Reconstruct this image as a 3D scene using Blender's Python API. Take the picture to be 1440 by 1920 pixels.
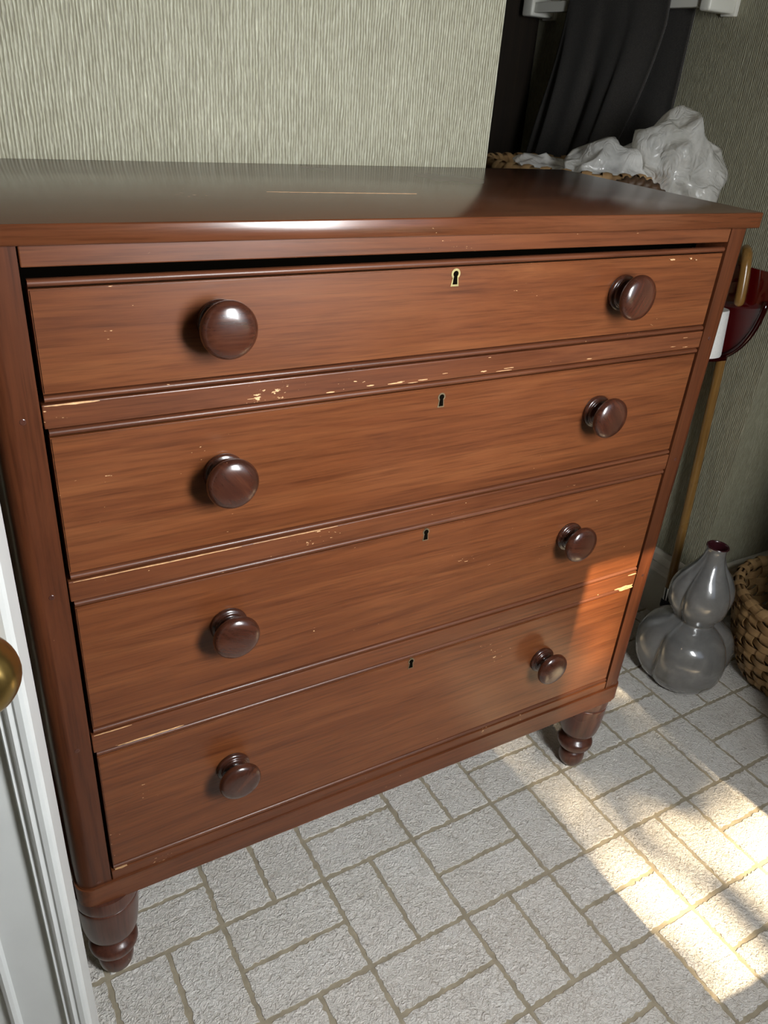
import bpy, bmesh, math, random
from mathutils import Vector, Matrix, noise
random.seed(7)
S = bpy.context.scene
for o in list(bpy.data.objects):
    bpy.data.objects.remove(o, do_unlink=True)
COL = S.collection
R = math.radians

# ------------------------------------------------------------------ camera
CAM = (-0.07465, -0.76809, 1.25829)
YAW, PIT, ROL, FPX = 0.551854, 0.507166, 0.082961, 1458.74
fw = Vector((math.sin(YAW)*math.cos(PIT), math.cos(YAW)*math.cos(PIT), -math.sin(PIT)))
r0 = Vector((math.cos(YAW), -math.sin(YAW), 0))
u0 = r0.cross(fw)
rt = math.cos(ROL)*r0 + math.sin(ROL)*u0
up = -math.sin(ROL)*r0 + math.cos(ROL)*u0
cd = bpy.data.cameras.new('camera')
cd.sensor_fit = 'HORIZONTAL'; cd.sensor_width = 36.0; cd.lens = FPX*36.0/1440.0
cd.clip_start = 0.02; cd.clip_end = 60
cam = bpy.data.objects.new('camera', cd); COL.objects.link(cam)
m = Matrix.Identity(4)
for i in range(3):
    m[i][0] = rt[i]; m[i][1] = up[i]; m[i][2] = -fw[i]; m[i][3] = CAM[i]
cam.matrix_world = m
S.camera = cam

# ------------------------------------------------------------------ world, sun, window light, exposure
W = bpy.data.worlds.new('world'); S.world = W; W.use_nodes = True
bg = W.node_tree.nodes['Background']
bg.inputs[0].default_value = (0.62, 0.76, 1.0, 1); bg.inputs[1].default_value = 1.0

sd = bpy.data.lights.new('sun', 'SUN'); sd.energy = 20; sd.angle = R(0.6); sd.color = (1.0, 0.79, 0.50)
sun = bpy.data.objects.new('sun', sd); COL.objects.link(sun)
sun.rotation_euler = (R(45), 0, 0); sun.location = (1.0, -4, 4)

ad = bpy.data.lights.new('window_daylight', 'AREA'); ad.shape = 'RECTANGLE'
ad.size = 0.30; ad.size_y = 0.70; ad.energy = 17; ad.color = (0.95, 0.985, 1.0)
al = bpy.data.objects.new('window_daylight', ad); COL.objects.link(al)
al.location = (0.56, -1.12, 1.28); al.rotation_euler = (R(72), 0, R(13)); ad.spread = R(142)

vs = S.view_settings
vs.view_transform = 'Standard'; vs.look = 'None'; vs.gamma = 1.0; vs.exposure = 0.44
vs.use_curve_mapping = False

# ------------------------------------------------------------------ helpers
def tag(o, label=None, cat=None, group=None, kind=None):
    if label: o['label'] = label
    if cat: o['category'] = cat
    if group: o['group'] = group
    if kind: o['kind'] = kind
    return o

def empty(name, loc=(0, 0, 0), rz=0):
    o = bpy.data.objects.new(name, None); COL.objects.link(o)
    o.location = loc; o.rotation_euler = (0, 0, rz); o.empty_display_size = 0.05
    return o

def obj(name, bm, mat, parent=None, smooth=False, loc=None):
    bmesh.ops.recalc_face_normals(bm, faces=bm.faces[:])
    me = bpy.data.meshes.new(name); bm.to_mesh(me); bm.free()
    if smooth:
        me.polygons.foreach_set('use_smooth', [True]*len(me.polygons))
        if smooth != 'all':
            try: me.set_sharp_from_angle(angle=R(smooth if smooth is not True else 40))
            except Exception: pass
    me.materials.append(mat)
    o = bpy.data.objects.new(name, me); COL.objects.link(o)
    if parent: o.parent = parent
    if loc: o.location = loc
    return o

def share(name, src, parent=None, loc=None, rot=None, scale=None):
    o = bpy.data.objects.new(name, src.data); COL.objects.link(o)
    if parent: o.parent = parent
    if loc: o.location = loc
    if rot: o.rotation_euler = rot
    if scale: o.scale = scale
    return o

def bx(bm, x0, x1, y0, y1, z0, z1, bev=0.0, seg=2):
    r = bmesh.ops.create_cube(bm, size=1)
    vs_ = r['verts']
    for v in vs_:
        v.co = Vector(((x0+x1)/2 + v.co.x*(x1-x0), (y0+y1)/2 + v.co.y*(y1-y0), (z0+z1)/2 + v.co.z*(z1-z0)))
    if bev > 0:
        es = list({e for v in vs_ for e in v.link_edges})
        bmesh.ops.bevel(bm, geom=es, offset=bev, segments=seg, profile=0.5, affect='EDGES')
    return bm

def box(*a, **k):
    return bx(bmesh.new(), *a, **k)

def lathe(bm, prof, seg=40, axis='z', center=(0, 0, 0), rad=None, cap=True):
    """prof: list of (r, h).  axis 'z' or '-y'.  rad(phi, i) -> factor"""
    rings = []
    cx, cy, cz = center
    for i, (r, h) in enumerate(prof):
        ring = []
        for k in range(seg):
            a = 2*math.pi*k/seg
            rr = r*(rad(a, i) if rad else 1)
            if axis == 'z': p = (cx+rr*math.cos(a), cy+rr*math.sin(a), cz+h)
            else: p = (cx+rr*math.cos(a), cy-h, cz+rr*math.sin(a))
            ring.append(bm.verts.new(p))
        rings.append(ring)
    for i in range(len(rings)-1):
        for k in range(seg):
            bm.faces.new((rings[i][k], rings[i][(k+1) % seg], rings[i+1][(k+1) % seg], rings[i+1][k]))
    if cap:
        bm.faces.new(rings[0][::-1]); bm.faces.new(rings[-1])
    return bm

def spline(pts, n=6):
    out = []
    P = [pts[0]] + list(pts) + [pts[-1]]
    for i in range(1, len(P)-2):
        a, b, c, d = P[i-1], P[i], P[i+1], P[i+2]
        for k in range(n):
            t = k/n
            out.append(tuple(0.5*((2*b[j]) + (-a[j]+c[j])*t + (2*a[j]-5*b[j]+4*c[j]-d[j])*t*t + (-a[j]+3*b[j]-3*c[j]+d[j])*t**3) for j in range(len(b))))
    out.append(tuple(pts[-1]))
    return out

def tube(bm, path, r, seg=12, cap=True):
    path = [Vector(p) for p in path]
    rings = []
    prev = None
    for i, p in enumerate(path):
        t = (path[min(i+1, len(path)-1)] - path[max(i-1, 0)]).normalized()
        if prev is None:
            n = t.orthogonal().normalized()
        else:
            n = (prev - t*prev.dot(t)).normalized()
        prev = n
        b = t.cross(n)
        rr = r[i] if isinstance(r, (list, tuple)) else r
        rings.append([bm.verts.new(p + rr*(math.cos(2*math.pi*k/seg)*n + math.sin(2*math.pi*k/seg)*b)) for k in range(seg)])
    for i in range(len(rings)-1):
        for k in range(seg):
            bm.faces.new((rings[i][k], rings[i][(k+1) % seg], rings[i+1][(k+1) % seg], rings[i+1][k]))
    if cap:
        bm.faces.new(rings[0][::-1]); bm.faces.new(rings[-1])
    return bm

def prism(bm, poly, axis, a, b):
    """extrude 2-D polygon along axis from a to b.  axis x: poly=(y,z); y: (x,z); z: (x,y)"""
    def P(p, t):
        return {'x': (t, p[0], p[1]), 'y': (p[0], t, p[1]), 'z': (p[0], p[1], t)}[axis]
    A = [bm.verts.new(P(p, a)) for p in poly]
    B = [bm.verts.new(P(p, b)) for p in poly]
    n = len(poly)
    for i in range(n):
        bm.faces.new((A[i], A[(i+1) % n], B[(i+1) % n], B[i]))
    bm.faces.new(A[::-1]); bm.faces.new(B)
    return bm

# ------------------------------------------------------------------ materials
def newmat(name):
    mt = bpy.data.materials.new(name); mt.use_nodes = True
    nt = mt.node_tree
    return mt, nt, nt.nodes['Principled BSDF']

def nd(nt, typ, **kw):
    n = nt.nodes.new(typ)
    for k, v in kw.items(): setattr(n, k, v)
    return n

def coords(nt, scale=(1, 1, 1), kind='Object', rot=(0, 0, 0), loc=(0, 0, 0), rnd=False):
    tc = nd(nt, 'ShaderNodeTexCoord'); mp = nd(nt, 'ShaderNodeMapping')
    mp.inputs['Scale'].default_value = scale; mp.inputs['Rotation'].default_value = rot
    mp.inputs['Location'].default_value = loc
    src = tc.outputs[kind]
    if rnd:
        oi = nd(nt, 'ShaderNodeObjectInfo'); ml = nd(nt, 'ShaderNodeMath', operation='MULTIPLY'); ml.inputs[1].default_value = 37.0
        nt.links.new(oi.outputs['Random'], ml.inputs[0])
        ad_ = nd(nt, 'ShaderNodeVectorMath', operation='ADD')
        nt.links.new(src, ad_.inputs[0]); nt.links.new(ml.outputs[0], ad_.inputs[1]); src = ad_.outputs[0]
    nt.links.new(src, mp.inputs[0])
    return mp.outputs[0]

def tex_noise(nt, vec, scale, detail=4, rough=0.55, dist=0.0):
    n = nd(nt, 'ShaderNodeTexNoise'); nt.links.new(vec, n.inputs['Vector'])
    n.inputs['Scale'].default_value = scale; n.inputs['Detail'].default_value = detail
    n.inputs['Roughness'].default_value = rough; n.inputs['Distortion'].default_value = dist
    return n.outputs['Fac']

def ramp(nt, fac, stops, interp='LINEAR'):
    r = nd(nt, 'ShaderNodeValToRGB'); nt.links.new(fac, r.inputs[0])
    cr = r.color_ramp; cr.interpolation = interp
    while len(cr.elements) < len(stops): cr.elements.new(0.5)
    for e, (p, c) in zip(cr.elements, stops):
        e.position = p; e.color = (c[0], c[1], c[2], 1) if len(c) == 3 else c
    return r.outputs[0]

def mixc(nt, fac, a, b, mode='MIX'):
    n = nd(nt, 'ShaderNodeMix', data_type='RGBA', blend_type=mode)
    for s, v in ((n.inputs[0], fac), (n.inputs[6], a), (n.inputs[7], b)):
        if isinstance(v, (int, float)): s.default_value = v
        elif isinstance(v, tuple): s.default_value = (v[0], v[1], v[2], 1)
        else: nt.links.new(v, s)
    return n.outputs[2]

def math_(nt, op, a, b=None, clamp=False):
    n = nd(nt, 'ShaderNodeMath', operation=op); n.use_clamp = clamp
    for i, v in enumerate((a, b)):
        if v is None: continue
        if isinstance(v, (int, float)): n.inputs[i].default_value = v
        else: nt.links.new(v, n.inputs[i])
    return n.outputs[0]

def bump(nt, bsdf, h, strength, dist):
    b = nd(nt, 'ShaderNodeBump'); b.inputs['Strength'].default_value = strength; b.inputs['Distance'].default_value = dist
    nt.links.new(h, b.inputs['Height']); nt.links.new(b.outputs[0], bsdf.inputs['Normal'])
    return b

def wood(name, dark, mid, light, axis='x', rough=0.36, wear=0.0, grain=1.0, coat=0.14, fleck=(0.72, 0.45, 0.24)):
    mt, nt, b = newmat(name)
    sc = {'x': (1.3, 20, 20), 'z': (20, 20, 1.3), 'y': (20, 1.3, 20)}[axis]
    fc = {'x': (9, 260, 260), 'z': (260, 260, 9), 'y': (260, 9, 260)}[axis]
    v1 = coords(nt, sc, rnd=True); v2 = coords(nt, fc, rnd=True)
    n1 = tex_noise(nt, v1, 1.6, 6, 0.68, 1.2); n2 = tex_noise(nt, v2, 1.0, 4, 0.65)
    v3 = coords(nt, (1.3, 1.3, 1.3), rnd=True); n3 = tex_noise(nt, v3, 2.2, 3)
    c = ramp(nt, n1, [(0.20, dark), (0.50, mid), (0.82, light)])
    g = ramp(nt, n2, [(0.28, (0.50, 0.46, 0.43)), (0.50, (1, 1, 1)), (0.80, (1.28, 1.24, 1.18))])
    c = mixc(nt, 0.75*grain, c, g, 'MULTIPLY')
    bl = ramp(nt, n3, [(0.3, (0.82, 0.78, 0.76)), (0.7, (1.12, 1.12, 1.12))])
    c = mixc(nt, 0.6, c, bl, 'MULTIPLY')
    if wear > 0:
        w1 = coords(nt, {'x': (90, 260, 260), 'z': (260, 260, 90), 'y': (260, 90, 260)}[axis], rnd=True)
        f1 = tex_noise(nt, w1, 1.0, 3, 0.6)
        w2 = coords(nt, (9, 9, 9), rnd=True); f2 = tex_noise(nt, w2, 1.0, 4, 0.6)
        k = math_(nt, 'ADD', math_(nt, 'MULTIPLY', f1, 0.6), math_(nt, 'MULTIPLY', f2, 0.5))
        th = 0.76 - 0.07*wear
        k = math_(nt, 'MULTIPLY', math_(nt, 'SUBTRACT', k, th), 40.0, clamp=True)
        c = mixc(nt, k, c, fleck)
    nt.links.new(c, b.inputs['Base Color'])
    rr = ramp(nt, n3, [(0.3, (rough*0.85,)*3), (0.7, (rough*1.2,)*3)])
    nt.links.new(rr, b.inputs['Roughness'])
    b.inputs['Specular IOR Level'].default_value = 0.38
    b.inputs['Coat Weight'].default_value = coat; b.inputs['Coat Roughness'].default_value = 0.16
    bump(nt, b, n2, 0.10, 0.0006)
    return mt

def simple(name, col, rough=0.5, metal=0.0, coat=0.0, nscale=0, namp=0.1, bumps=None, **kw):
    mt, nt, b = newmat(name)
    b.inputs['Roughness'].default_value = rough; b.inputs['Metallic'].default_value = metal
    b.inputs['Coat Weight'].default_value = coat; b.inputs['Coat Roughness'].default_value = 0.08
    for k, v in kw.items(): b.inputs[k.replace('_', ' ')].default_value = v
    v = coords(nt, (1, 1, 1))
    n = tex_noise(nt, v, nscale or 12, 4)
    lo = tuple(x*(1-namp) for x in col); hi = tuple(min(1, x*(1+namp)) for x in col)
    nt.links.new(ramp(nt, n, [(0.3, lo), (0.7, hi)]), b.inputs['Base Color'])
    if bumps:
        nb = tex_noise(nt, v, bumps[0], 4); bump(nt, b, nb, bumps[1], bumps[2])
    return mt

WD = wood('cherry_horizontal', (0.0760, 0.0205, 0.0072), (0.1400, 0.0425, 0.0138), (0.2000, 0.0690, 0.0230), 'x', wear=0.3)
WDR = wood('cherry_rail', (0.0740, 0.0205, 0.0080), (0.1240, 0.0380, 0.0140), (0.1720, 0.0590, 0.0215), 'x', wear=0.7)
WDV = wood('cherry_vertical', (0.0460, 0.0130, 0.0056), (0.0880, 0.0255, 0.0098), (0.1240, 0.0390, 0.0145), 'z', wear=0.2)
WDT = wood('cherry_top', (0.0675, 0.0207, 0.0090), (0.1080, 0.0351, 0.0144), (0.1440, 0.0504, 0.0207), 'x', rough=0.24, wear=0.1, coat=0.3)
WDS = wood('cherry_bead', (0.0660, 0.0200, 0.0090), (0.1080, 0.0335, 0.0140), (0.1500, 0.0520, 0.0220), 'x', rough=0.42, wear=0.45, coat=0.12)
WDL = wood('turned_leg', (0.035, 0.014, 0.010), (0.075, 0.026, 0.017), (0.120, 0.044, 0.026), 'z', rough=0.30, wear=0.2, coat=0.4)
WDK = wood('turned_knob', (0.020, 0.007, 0.005), (0.052, 0.016, 0.009), (0.105, 0.034, 0.016), 'x', rough=0.26, wear=0.1, coat=0.6)
DARK = simple('shade_black', (0.004, 0.003, 0.002), 1.0, **{'Specular_IOR_Level': 0.0})  # shade in drawer gaps, case and keyholes put into a glossless black
RAW = simple('raw_wood', (0.62, 0.36, 0.18), 0.7, nscale=120, namp=0.3)
BRASS = simple('aged_brass', (0.50, 0.42, 0.20), 0.42, 0.7, nscale=90, namp=0.3)
DBRASS = simple('dull_brass', (0.20, 0.15, 0.09), 0.5, 0.6, nscale=90, namp=0.3)
KBRASS = simple('knob_brass', (0.33, 0.22, 0.07), 0.26, 0.95, nscale=30, namp=0.15)
WHITE = simple('white_paint', (0.53, 0.535, 0.525), 0.38, nscale=14, namp=0.04, bumps=(60, 0.12, 0.001))
BASEW = simple('baseboard_paint', (0.62, 0.58, 0.48), 0.42, nscale=14, namp=0.06)
CEIL = simple('ceiling_paint', (0.50, 0.48, 0.42), 0.9)
PLAST = simple('white_plastic', (0.74, 0.73, 0.66), 0.35, nscale=9, namp=0.03)

def wallpaper(name, lo, mid, hi, horiz, tint=1.0):
    """grasscloth: fine vertical ribs; horiz = the in-plane horizontal axis"""
    mt, nt, b = newmat(name)
    tc = nd(nt, 'ShaderNodeTexCoord'); sp = nd(nt, 'ShaderNodeSeparateXYZ'); nt.links.new(tc.outputs['Object'], sp.inputs[0])
    v = coords(nt, (90, 90, 22)); n1 = tex_noise(nt, v, 1.0, 3, 0.6)
    v2 = coords(nt, (420, 420, 60)); n2 = tex_noise(nt, v2, 1.0, 3, 0.6)
    v3 = coords(nt, (190, 190, 30)); n3 = tex_noise(nt, v3, 1.0, 3, 0.65)
    v4 = coords(nt, (11, 11, 11)); n4 = tex_noise(nt, v4, 1.0, 5, 0.6)
    ph = math_(nt, 'ADD', math_(nt, 'MULTIPLY', math_(nt, 'ADD', sp.outputs[0], sp.outputs[1]), 2*math.pi/0.0046), math_(nt, 'MULTIPLY', n1, 9.0))
    rb = math_(nt, 'ADD', math_(nt, 'MULTIPLY', math_(nt, 'SINE', ph), 0.5), 0.5)
    h = math_(nt, 'ADD', math_(nt, 'MULTIPLY', rb, 0.45), math_(nt, 'MULTIPLY', n2, 0.55))
    c = ramp(nt, h, [(0.28, lo), (0.45, mid), (0.62, mid), (0.80, hi)])
    th = ramp(nt, n3, [(0.30, (0.86, 0.85, 0.82)), (0.62, (1.02, 1.02, 1.0)), (0.72, (1.30, 1.30, 1.26))])
    c = mixc(nt, 0.9, c, th, 'MULTIPLY')
    c = mixc(nt, 0.5, c, ramp(nt, n4, [(0.3, (0.88, 0.87, 0.84)), (0.7, (1.06, 1.06, 1.06))]), 'MULTIPLY')
    nt.links.new(c, b.inputs['Base Color'])
    b.inputs['Roughness'].default_value = 0.50
    bump(nt, b, h, 0.7, 0.0022)
    return mt
WP = wallpaper('grasscloth_paper', (0.195, 0.176, 0.118), (0.345, 0.328, 0.240), (0.52, 0.512, 0.405), 'x')

# ------------------------------------------------------------------ tiles and floor
def tile_mat():
    mt, nt, b = newmat('pressed_stone_tile')
    v = coords(nt, (1, 1, 1), rnd=True)
    a = tex_noise(nt, v, 9, 5, 0.6, 0.4); f = tex_noise(nt, v, 150, 3, 0.6, 1.4); g = tex_noise(nt, v, 48, 4, 0.6, 1.8)
    c = ramp(nt, a, [(0.25, (0.75, 0.705, 0.645)), (0.5, (0.83, 0.79, 0.735)), (0.75, (0.88, 0.85, 0.805))])
    k = math_(nt, 'ADD', math_(nt, 'MULTIPLY', f, 0.6), math_(nt, 'MULTIPLY', g, 0.4))
    c = mixc(nt, 0.75, c, ramp(nt, k, [(0.36, (0.62, 0.58, 0.52)), (0.47, (0.97, 0.96, 0.95)), (0.7, (1.06, 1.06, 1.06))]), 'MULTIPLY')
    nt.links.new(c, b.inputs['Base Color']); b.inputs['Roughness'].default_value = 0.46
    bump(nt, b, k, 0.9, 0.0110)
    return mt
TILE = tile_mat()
GROUT = simple('olive_grout', (0.350, 0.300, 0.215), 0.75, nscale=40, namp=0.18, bumps=(260, 0.4, 0.002))

floor = obj('floor', box(-0.95, 2.35, -1.3, 3.0, -0.05, 0.0), GROUT); tag(floor, kind='structure')
SU, SV, TH, OX, OY = 0.187625, 0.175188, R(0.8037), 0.161135, 0.018724
TH_Z = 0.0016
def tile_outline(w, h, rnd):
    g = 0.0032
    pts = []
    def side(p, q, n):
        d = (Vector(q)-Vector(p)); L = d.length; nrm = Vector((d.y, -d.x)).normalized()
        for i in range(n):
            t = (i + (rnd.uniform(-.3, .3) if i else 0.0))/n
            off = rnd.uniform(-0.0014, 0.0012) if i else 0
            if i and rnd.random() < 0.25: off -= 0.0018
            pts.append(Vector(p) + d*t + nrm*off)
    c = 0.0016
    x0, x1, y0, y1 = g, w-g, g, h-g
    nx = max(6, int((x1-x0)/0.0060)); ny = max(6, int((y1-y0)/0.0060))
    side((x0+c, y0), (x1-c, y0), nx); side((x1, y0+c), (x1, y1-c), ny)
    side((x1-c, y1), (x0+c, y1), nx); side((x0, y1-c), (x0, y0+c), ny)
    return pts
def tile_mesh(bm, pts, ox=0, oy=0):
    cx = sum(p.x for p in pts)/len(pts); cy = sum(p.y for p in pts)/len(pts)
    A = [bm.verts.new((ox+p.x, oy+p.y, 0.0)) for p in pts]
    B = [bm.verts.new((ox+cx+(p.x-cx)*0.992, oy+cy+(p.y-cy)*0.985, TH_Z)) for p in pts]
    n = len(pts)
    for i in range(n):
        bm.faces.new((A[i], A[(i+1) % n], B[(i+1) % n], B[i]))
    bm.faces.new(B)
rnd = random.Random(3)
HV = [tile_outline(SU, SV/2, rnd) for _ in range(7)]
VV = [tile_outline(SU/2, SV, rnd) for _ in range(7)]
var = {}
for key, L in (('h', HV), ('v', VV)):
    for i, p in enumerate(L):
        bm = bmesh.new(); tile_mesh(bm, p)
        bmesh.ops.recalc_face_normals(bm, faces=bm.faces[:])
        me = bpy.data.meshes.new('tile'); bm.to_mesh(me); bm.free(); me.materials.append(TILE); var[(key, i)] = me
c_, s_ = math.cos(TH), math.sin(TH)
far = bmesh.new()
for i in range(-6, 12):
    for j in range(-16, 8):
        near = (-3 <= i <= 8 and -4 <= j <= 5)
        hz = (i + j) % 2 == 0
        for k in range(2):
            u = i*SU + (0 if hz else k*SU/2); v = -(j+1)*SV + (k*SV/2 if hz else 0)
            vi = rnd.randrange(7)
            X, Y = OX + c_*u - s_*v, OY + s_*u + c_*v
            if X < -0.9 or X > 2.15 or Y < -1.25 or Y > 2.5: continue
            if near:
                o = bpy.data.objects.new('tile', var[('h' if hz else 'v', vi)]); COL.objects.link(o)
                o.parent = floor; o.location = (X, Y, 0.0); o.rotation_euler = (0, 0, TH)
            else:
                tile_mesh(far, (HV if hz else VV)[vi], X, Y)
ft = obj('distant_tiles', far, TILE, floor); ft['kind'] = 'stuff'

# ------------------------------------------------------------------ walls
YB, XC, XR, YN = 0.437, 0.817, 1.55, 0.28      # back wall, its end, right wall, nook wall
HC = 2.45
def struct(name, bm, mat, parent=None):
    o = obj(name, bm, mat, parent)
    if parent is None: o['kind'] = 'structure'
    return o
bm = box(-0.95, XC, YB, 3.0, 0.0, HC); struct('wall_back', bm, WP)
bm = box(XR, 2.35, YN, 3.0, 0.0, HC); struct('wall_right', bm, WP)
struct('wall_left', box(-0.95, -0.85, -1.3, YB, 0, HC), WP)
struct('wall_nook', box(1.30, 2.35, -1.3, -0.24, 0, HC), WP)
struct('wall_end', box(2.15, 2.35, -0.24, YN, 0, HC), WP)
struct('ceiling', box(-0.95, 2.35, -1.3, 3.0, HC, HC+0.05), CEIL)
# front wall with a window opening
WX0, WX1, WZ0, WZ1, YF = 0.36, 1.235, 0.66, 1.84, -1.15
bm = bmesh.new()
for a in ((-0.95, WX0, 0, HC), (WX1, 1.30, 0, HC), (WX0, WX1, 0, WZ0), (WX0, WX1, WZ1, HC)):
    bx(bm, a[0], a[1], YF-0.12, YF, a[2], a[3])
struct('wall_front', bm, WP)
win = struct('window_1', bx(bx(bx(bx(bmesh.new(), WX0, WX0+0.03, YF-0.11, YF+0.01, WZ0, WZ1), WX1-0.015, WX1, YF-0.11, YF+0.01, WZ0, WZ1), WX0, WX1, YF-0.11, YF+0.01, WZ1-0.02, WZ1), WX0, WX1, YF-0.11, YF+0.02, WZ0-0.02, WZ0+0.012), WHITE)
def pane_mat():
    mt, nt, b = newmat('window_glass')
    nt.nodes.remove(b)
    t = nd(nt, 'ShaderNodeBsdfTransparent'); g = nd(nt, 'ShaderNodeBsdfGlossy'); g.inputs['Roughness'].default_value = 0.02
    mx = nd(nt, 'ShaderNodeMixShader'); mx.inputs[0].default_value = 0.07
    nt.links.new(t.outputs[0], mx.inputs[1]); nt.links.new(g.outputs[0], mx.inputs[2])
    nt.links.new(mx.outputs[0], nt.nodes['Material Output'].inputs[0])
    return mt
obj('pane', box(WX0+0.03, WX1-0.015, YF-0.062, YF-0.058, WZ0, WZ1-0.02), pane_mat(), win)
BLOCKER = simple('blocker_cloth', (0.78, 0.77, 0.72), 0.8)
obj('mullion', box(0.78, 0.818, YF-0.10, YF, WZ0, WZ1, bev=0.004), WHITE, win)
obj('added_sun_blocker', box(WX0+0.03, 0.79, YF-0.045, YF-0.041, WZ0, WZ1-0.02), BLOCKER, win)  # unseen panel, added to keep the sun out of the left half

# added near-black panel: the alcove's unlit depth put into its colour
SHADE = wood('alcove_shade_dark', (0.006, 0.0035, 0.0015), (0.012, 0.007, 0.003), (0.020, 0.012, 0.005), 'z', rough=0.8, coat=0)
d2 = struct('alcove_shade_panel', box(XC, XR, 1.262, 1.302, 0.0, HC, bev=0.002), SHADE)
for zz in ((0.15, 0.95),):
    obj('shade_panel_face', box(XC+0.12, XR-0.12, 1.250, 1.27, zz[0], zz[1], bev=0.006), SHADE, d2)

# baseboards (profile in depth, height)
def base_prof(sign, off):
    P = [(0, 0), (0.016, 0), (0.016, 0.125), (0.0125, 0.133), (0.0125, 0.150), (0.016, 0.156), (0.013, 0.176), (0.005, 0.185), (0, 0.185)]
    return [(off + sign*a, b) for a, b in P]
bm = prism(bmesh.new(), [(p[0], p[1]) for p in base_prof(-1, XR)], 'y', YN-0.016, 1.25)
tag(obj('baseboard_right', bm, BASEW), kind='structure')
bm = prism(bmesh.new(), base_prof(-1, YN), 'x', XR-0.0155, 2.15)
tag(obj('baseboard_nook', bm, BASEW), kind='structure')
bm = prism(bmesh.new(), base_prof(-1, YB), 'x', -0.85, XC)
tag(obj('baseboard_back', bm, BASEW), kind='structure')

# ------------------------------------------------------------------ white door at the left, with moulded edge and brass knob
DX, DY = -0.0575, -0.25
prof = [(DX, DY+0.036), (DX, DY+0.004), (DX-0.002, DY+0.0005), (DX-0.005, DY-0.001), (DX-0.0095, DY-0.0005), (DX-0.0115, DY+0.0012),
        (DX-0.0128, DY+0.0008), (DX-0.0150, DY-0.0002), (DX-0.0172, DY+0.001), (DX-0.0195, DY+0.0045), (DX-0.0215, DY+0.005),
        (DX-0.0232, DY+0.0038), (DX-0.0248, DY+0.0062), (DX-0.0256, DY+0.0105), (DX-0.066, DY+0.0105), (DX-0.068, DY+0.006), (DX-0.0715, DY+0.0045),
        (DX-0.075, DY+0.006), (DX-0.078, DY+0.012), (DX-0.60, DY+0.012), (DX-0.62, DY+0.002), (DX-0.72, DY+0.002), (DX-0.72, DY+0.036)]
bm = prism(bmesh.new(), prof, 'z', 0.012, 2.03)
door = obj('door_1', bm, WHITE); tag(door, kind='structure')
kx, kz = -0.0790, 0.883
kp = spline([(0.019, -0.0), (0.020, 0.004), (0.017, 0.008), (0.0115, 0.012), (0.011, 0.022), (0.014, 0.028), (0.024, 0.034), (0.0300, 0.043), (0.0322, 0.053), (0.0295, 0.066), (0.021, 0.074), (0.001, 0.077)], 4)
obj('door_knob', lathe(bmesh.new(), kp, 40, '-y', (kx, DY+0.010, kz)), KBRASS, door, 60)

door.matrix_world = Matrix.Translation((DX-0.0085, DY, 0)) @ Matrix.Rotation(R(-14), 4, 'Z') @ Matrix.Translation((-DX, -DY, 0))

# ------------------------------------------------------------------ dresser
OW = 0.94
Zs = dict(o1t=1.0887, o1b=0.9586, o2t=0.9333, o2b=0.7517, o3t=0.7253, o3b=0.5215, o4t=0.4921, o4b=0.2620)
CL, CR, CB = -0.045, 0.985, 0.205
DB = 0.428
dr = empty('dresser', (0.47, 0.2, 0))
tag(dr, 'reddish brown wooden chest of four drawers with round knobs and turned feet', 'dresser')
def dp(name, bm, mat, parent=None, smooth=False):
    o = obj(name, bm, mat, parent or dr, smooth)
    if parent is None: o.location = (-0.47, -0.2, 0)
    return o
# top slab: slightly higher at the back, as the photo shows
bm = bmesh.new()
ZF, ZBK, TT = 1.1295, 1.1350, 0.0215
bx(bm, -0.075, 0.993, -0.006, 0.434, 0, TT, bev=0.0018, seg=2)
for v in bm.verts:
    t = (v.co.y+0.006)/0.44
    v.co.z += (ZF-TT) + t*(ZBK-ZF) - (0.0032*(0.993-v.co.x)/1.07 if v.co.z > TT/2 else 0)
dp('top', bm, WDT, smooth=50)
chip_top = bmesh.new()
for k in range(14):
    xa = 0.300 + 0.0145*k; w_ = 0.0004*math.sin(math.pi*(k+0.5)/14)+0.0001
    zz = 1.1295 + 0.0055*(0.168+0.006)/0.44 - 0.0032*(0.993-xa)/1.07
    bx(chip_top, xa, xa+0.0146, 0.168-w_-0.0010*k, 0.168+w_-0.0010*k, zz-0.002, zz+0.0002)
# posts with rounded outer corners
def post(x_in, x_out, r=0.02):
    s = 1 if x_out > x_in else -1
    P = [(x_in, 0.0)]
    for k in range(9):
        a = k/8*math.pi/2
        P.append((x_out - s*r + s*r*math.sin(a), r - r*math.cos(a)))
    P += [(x_out, 0.055), (x_in, 0.055)]
    return P
PW = 0.001
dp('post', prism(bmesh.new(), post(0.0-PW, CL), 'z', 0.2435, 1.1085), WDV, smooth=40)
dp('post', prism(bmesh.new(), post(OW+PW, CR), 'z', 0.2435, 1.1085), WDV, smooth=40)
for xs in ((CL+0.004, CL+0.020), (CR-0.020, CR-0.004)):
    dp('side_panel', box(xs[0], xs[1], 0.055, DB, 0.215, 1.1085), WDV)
dp('back_panel', box(CL+0.02, CR-0.02, DB-0.012, DB, 0.215, 1.1085), DARK)
dp('case_interior', box(0.0, OW, 0.062, DB-0.015, 0.25, 1.085), DARK)
# rails
def rail(name, z0, z1, mat=WDR, y0=0.0):
    return dp(name, box(0.0006, OW-0.0006, y0, 0.05, z0, z1, bev=0.0012), mat)
rail('top_rail', Zs['o1t'], 1.1085)
for a, b in (('o2t', 'o1b'), ('o3t', 'o2b'), ('o4t', 'o3b')):
    rail('divider_rail', Zs[a], Zs[b])
rail('bottom_rail', 0.2435, Zs['o4b'])
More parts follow.
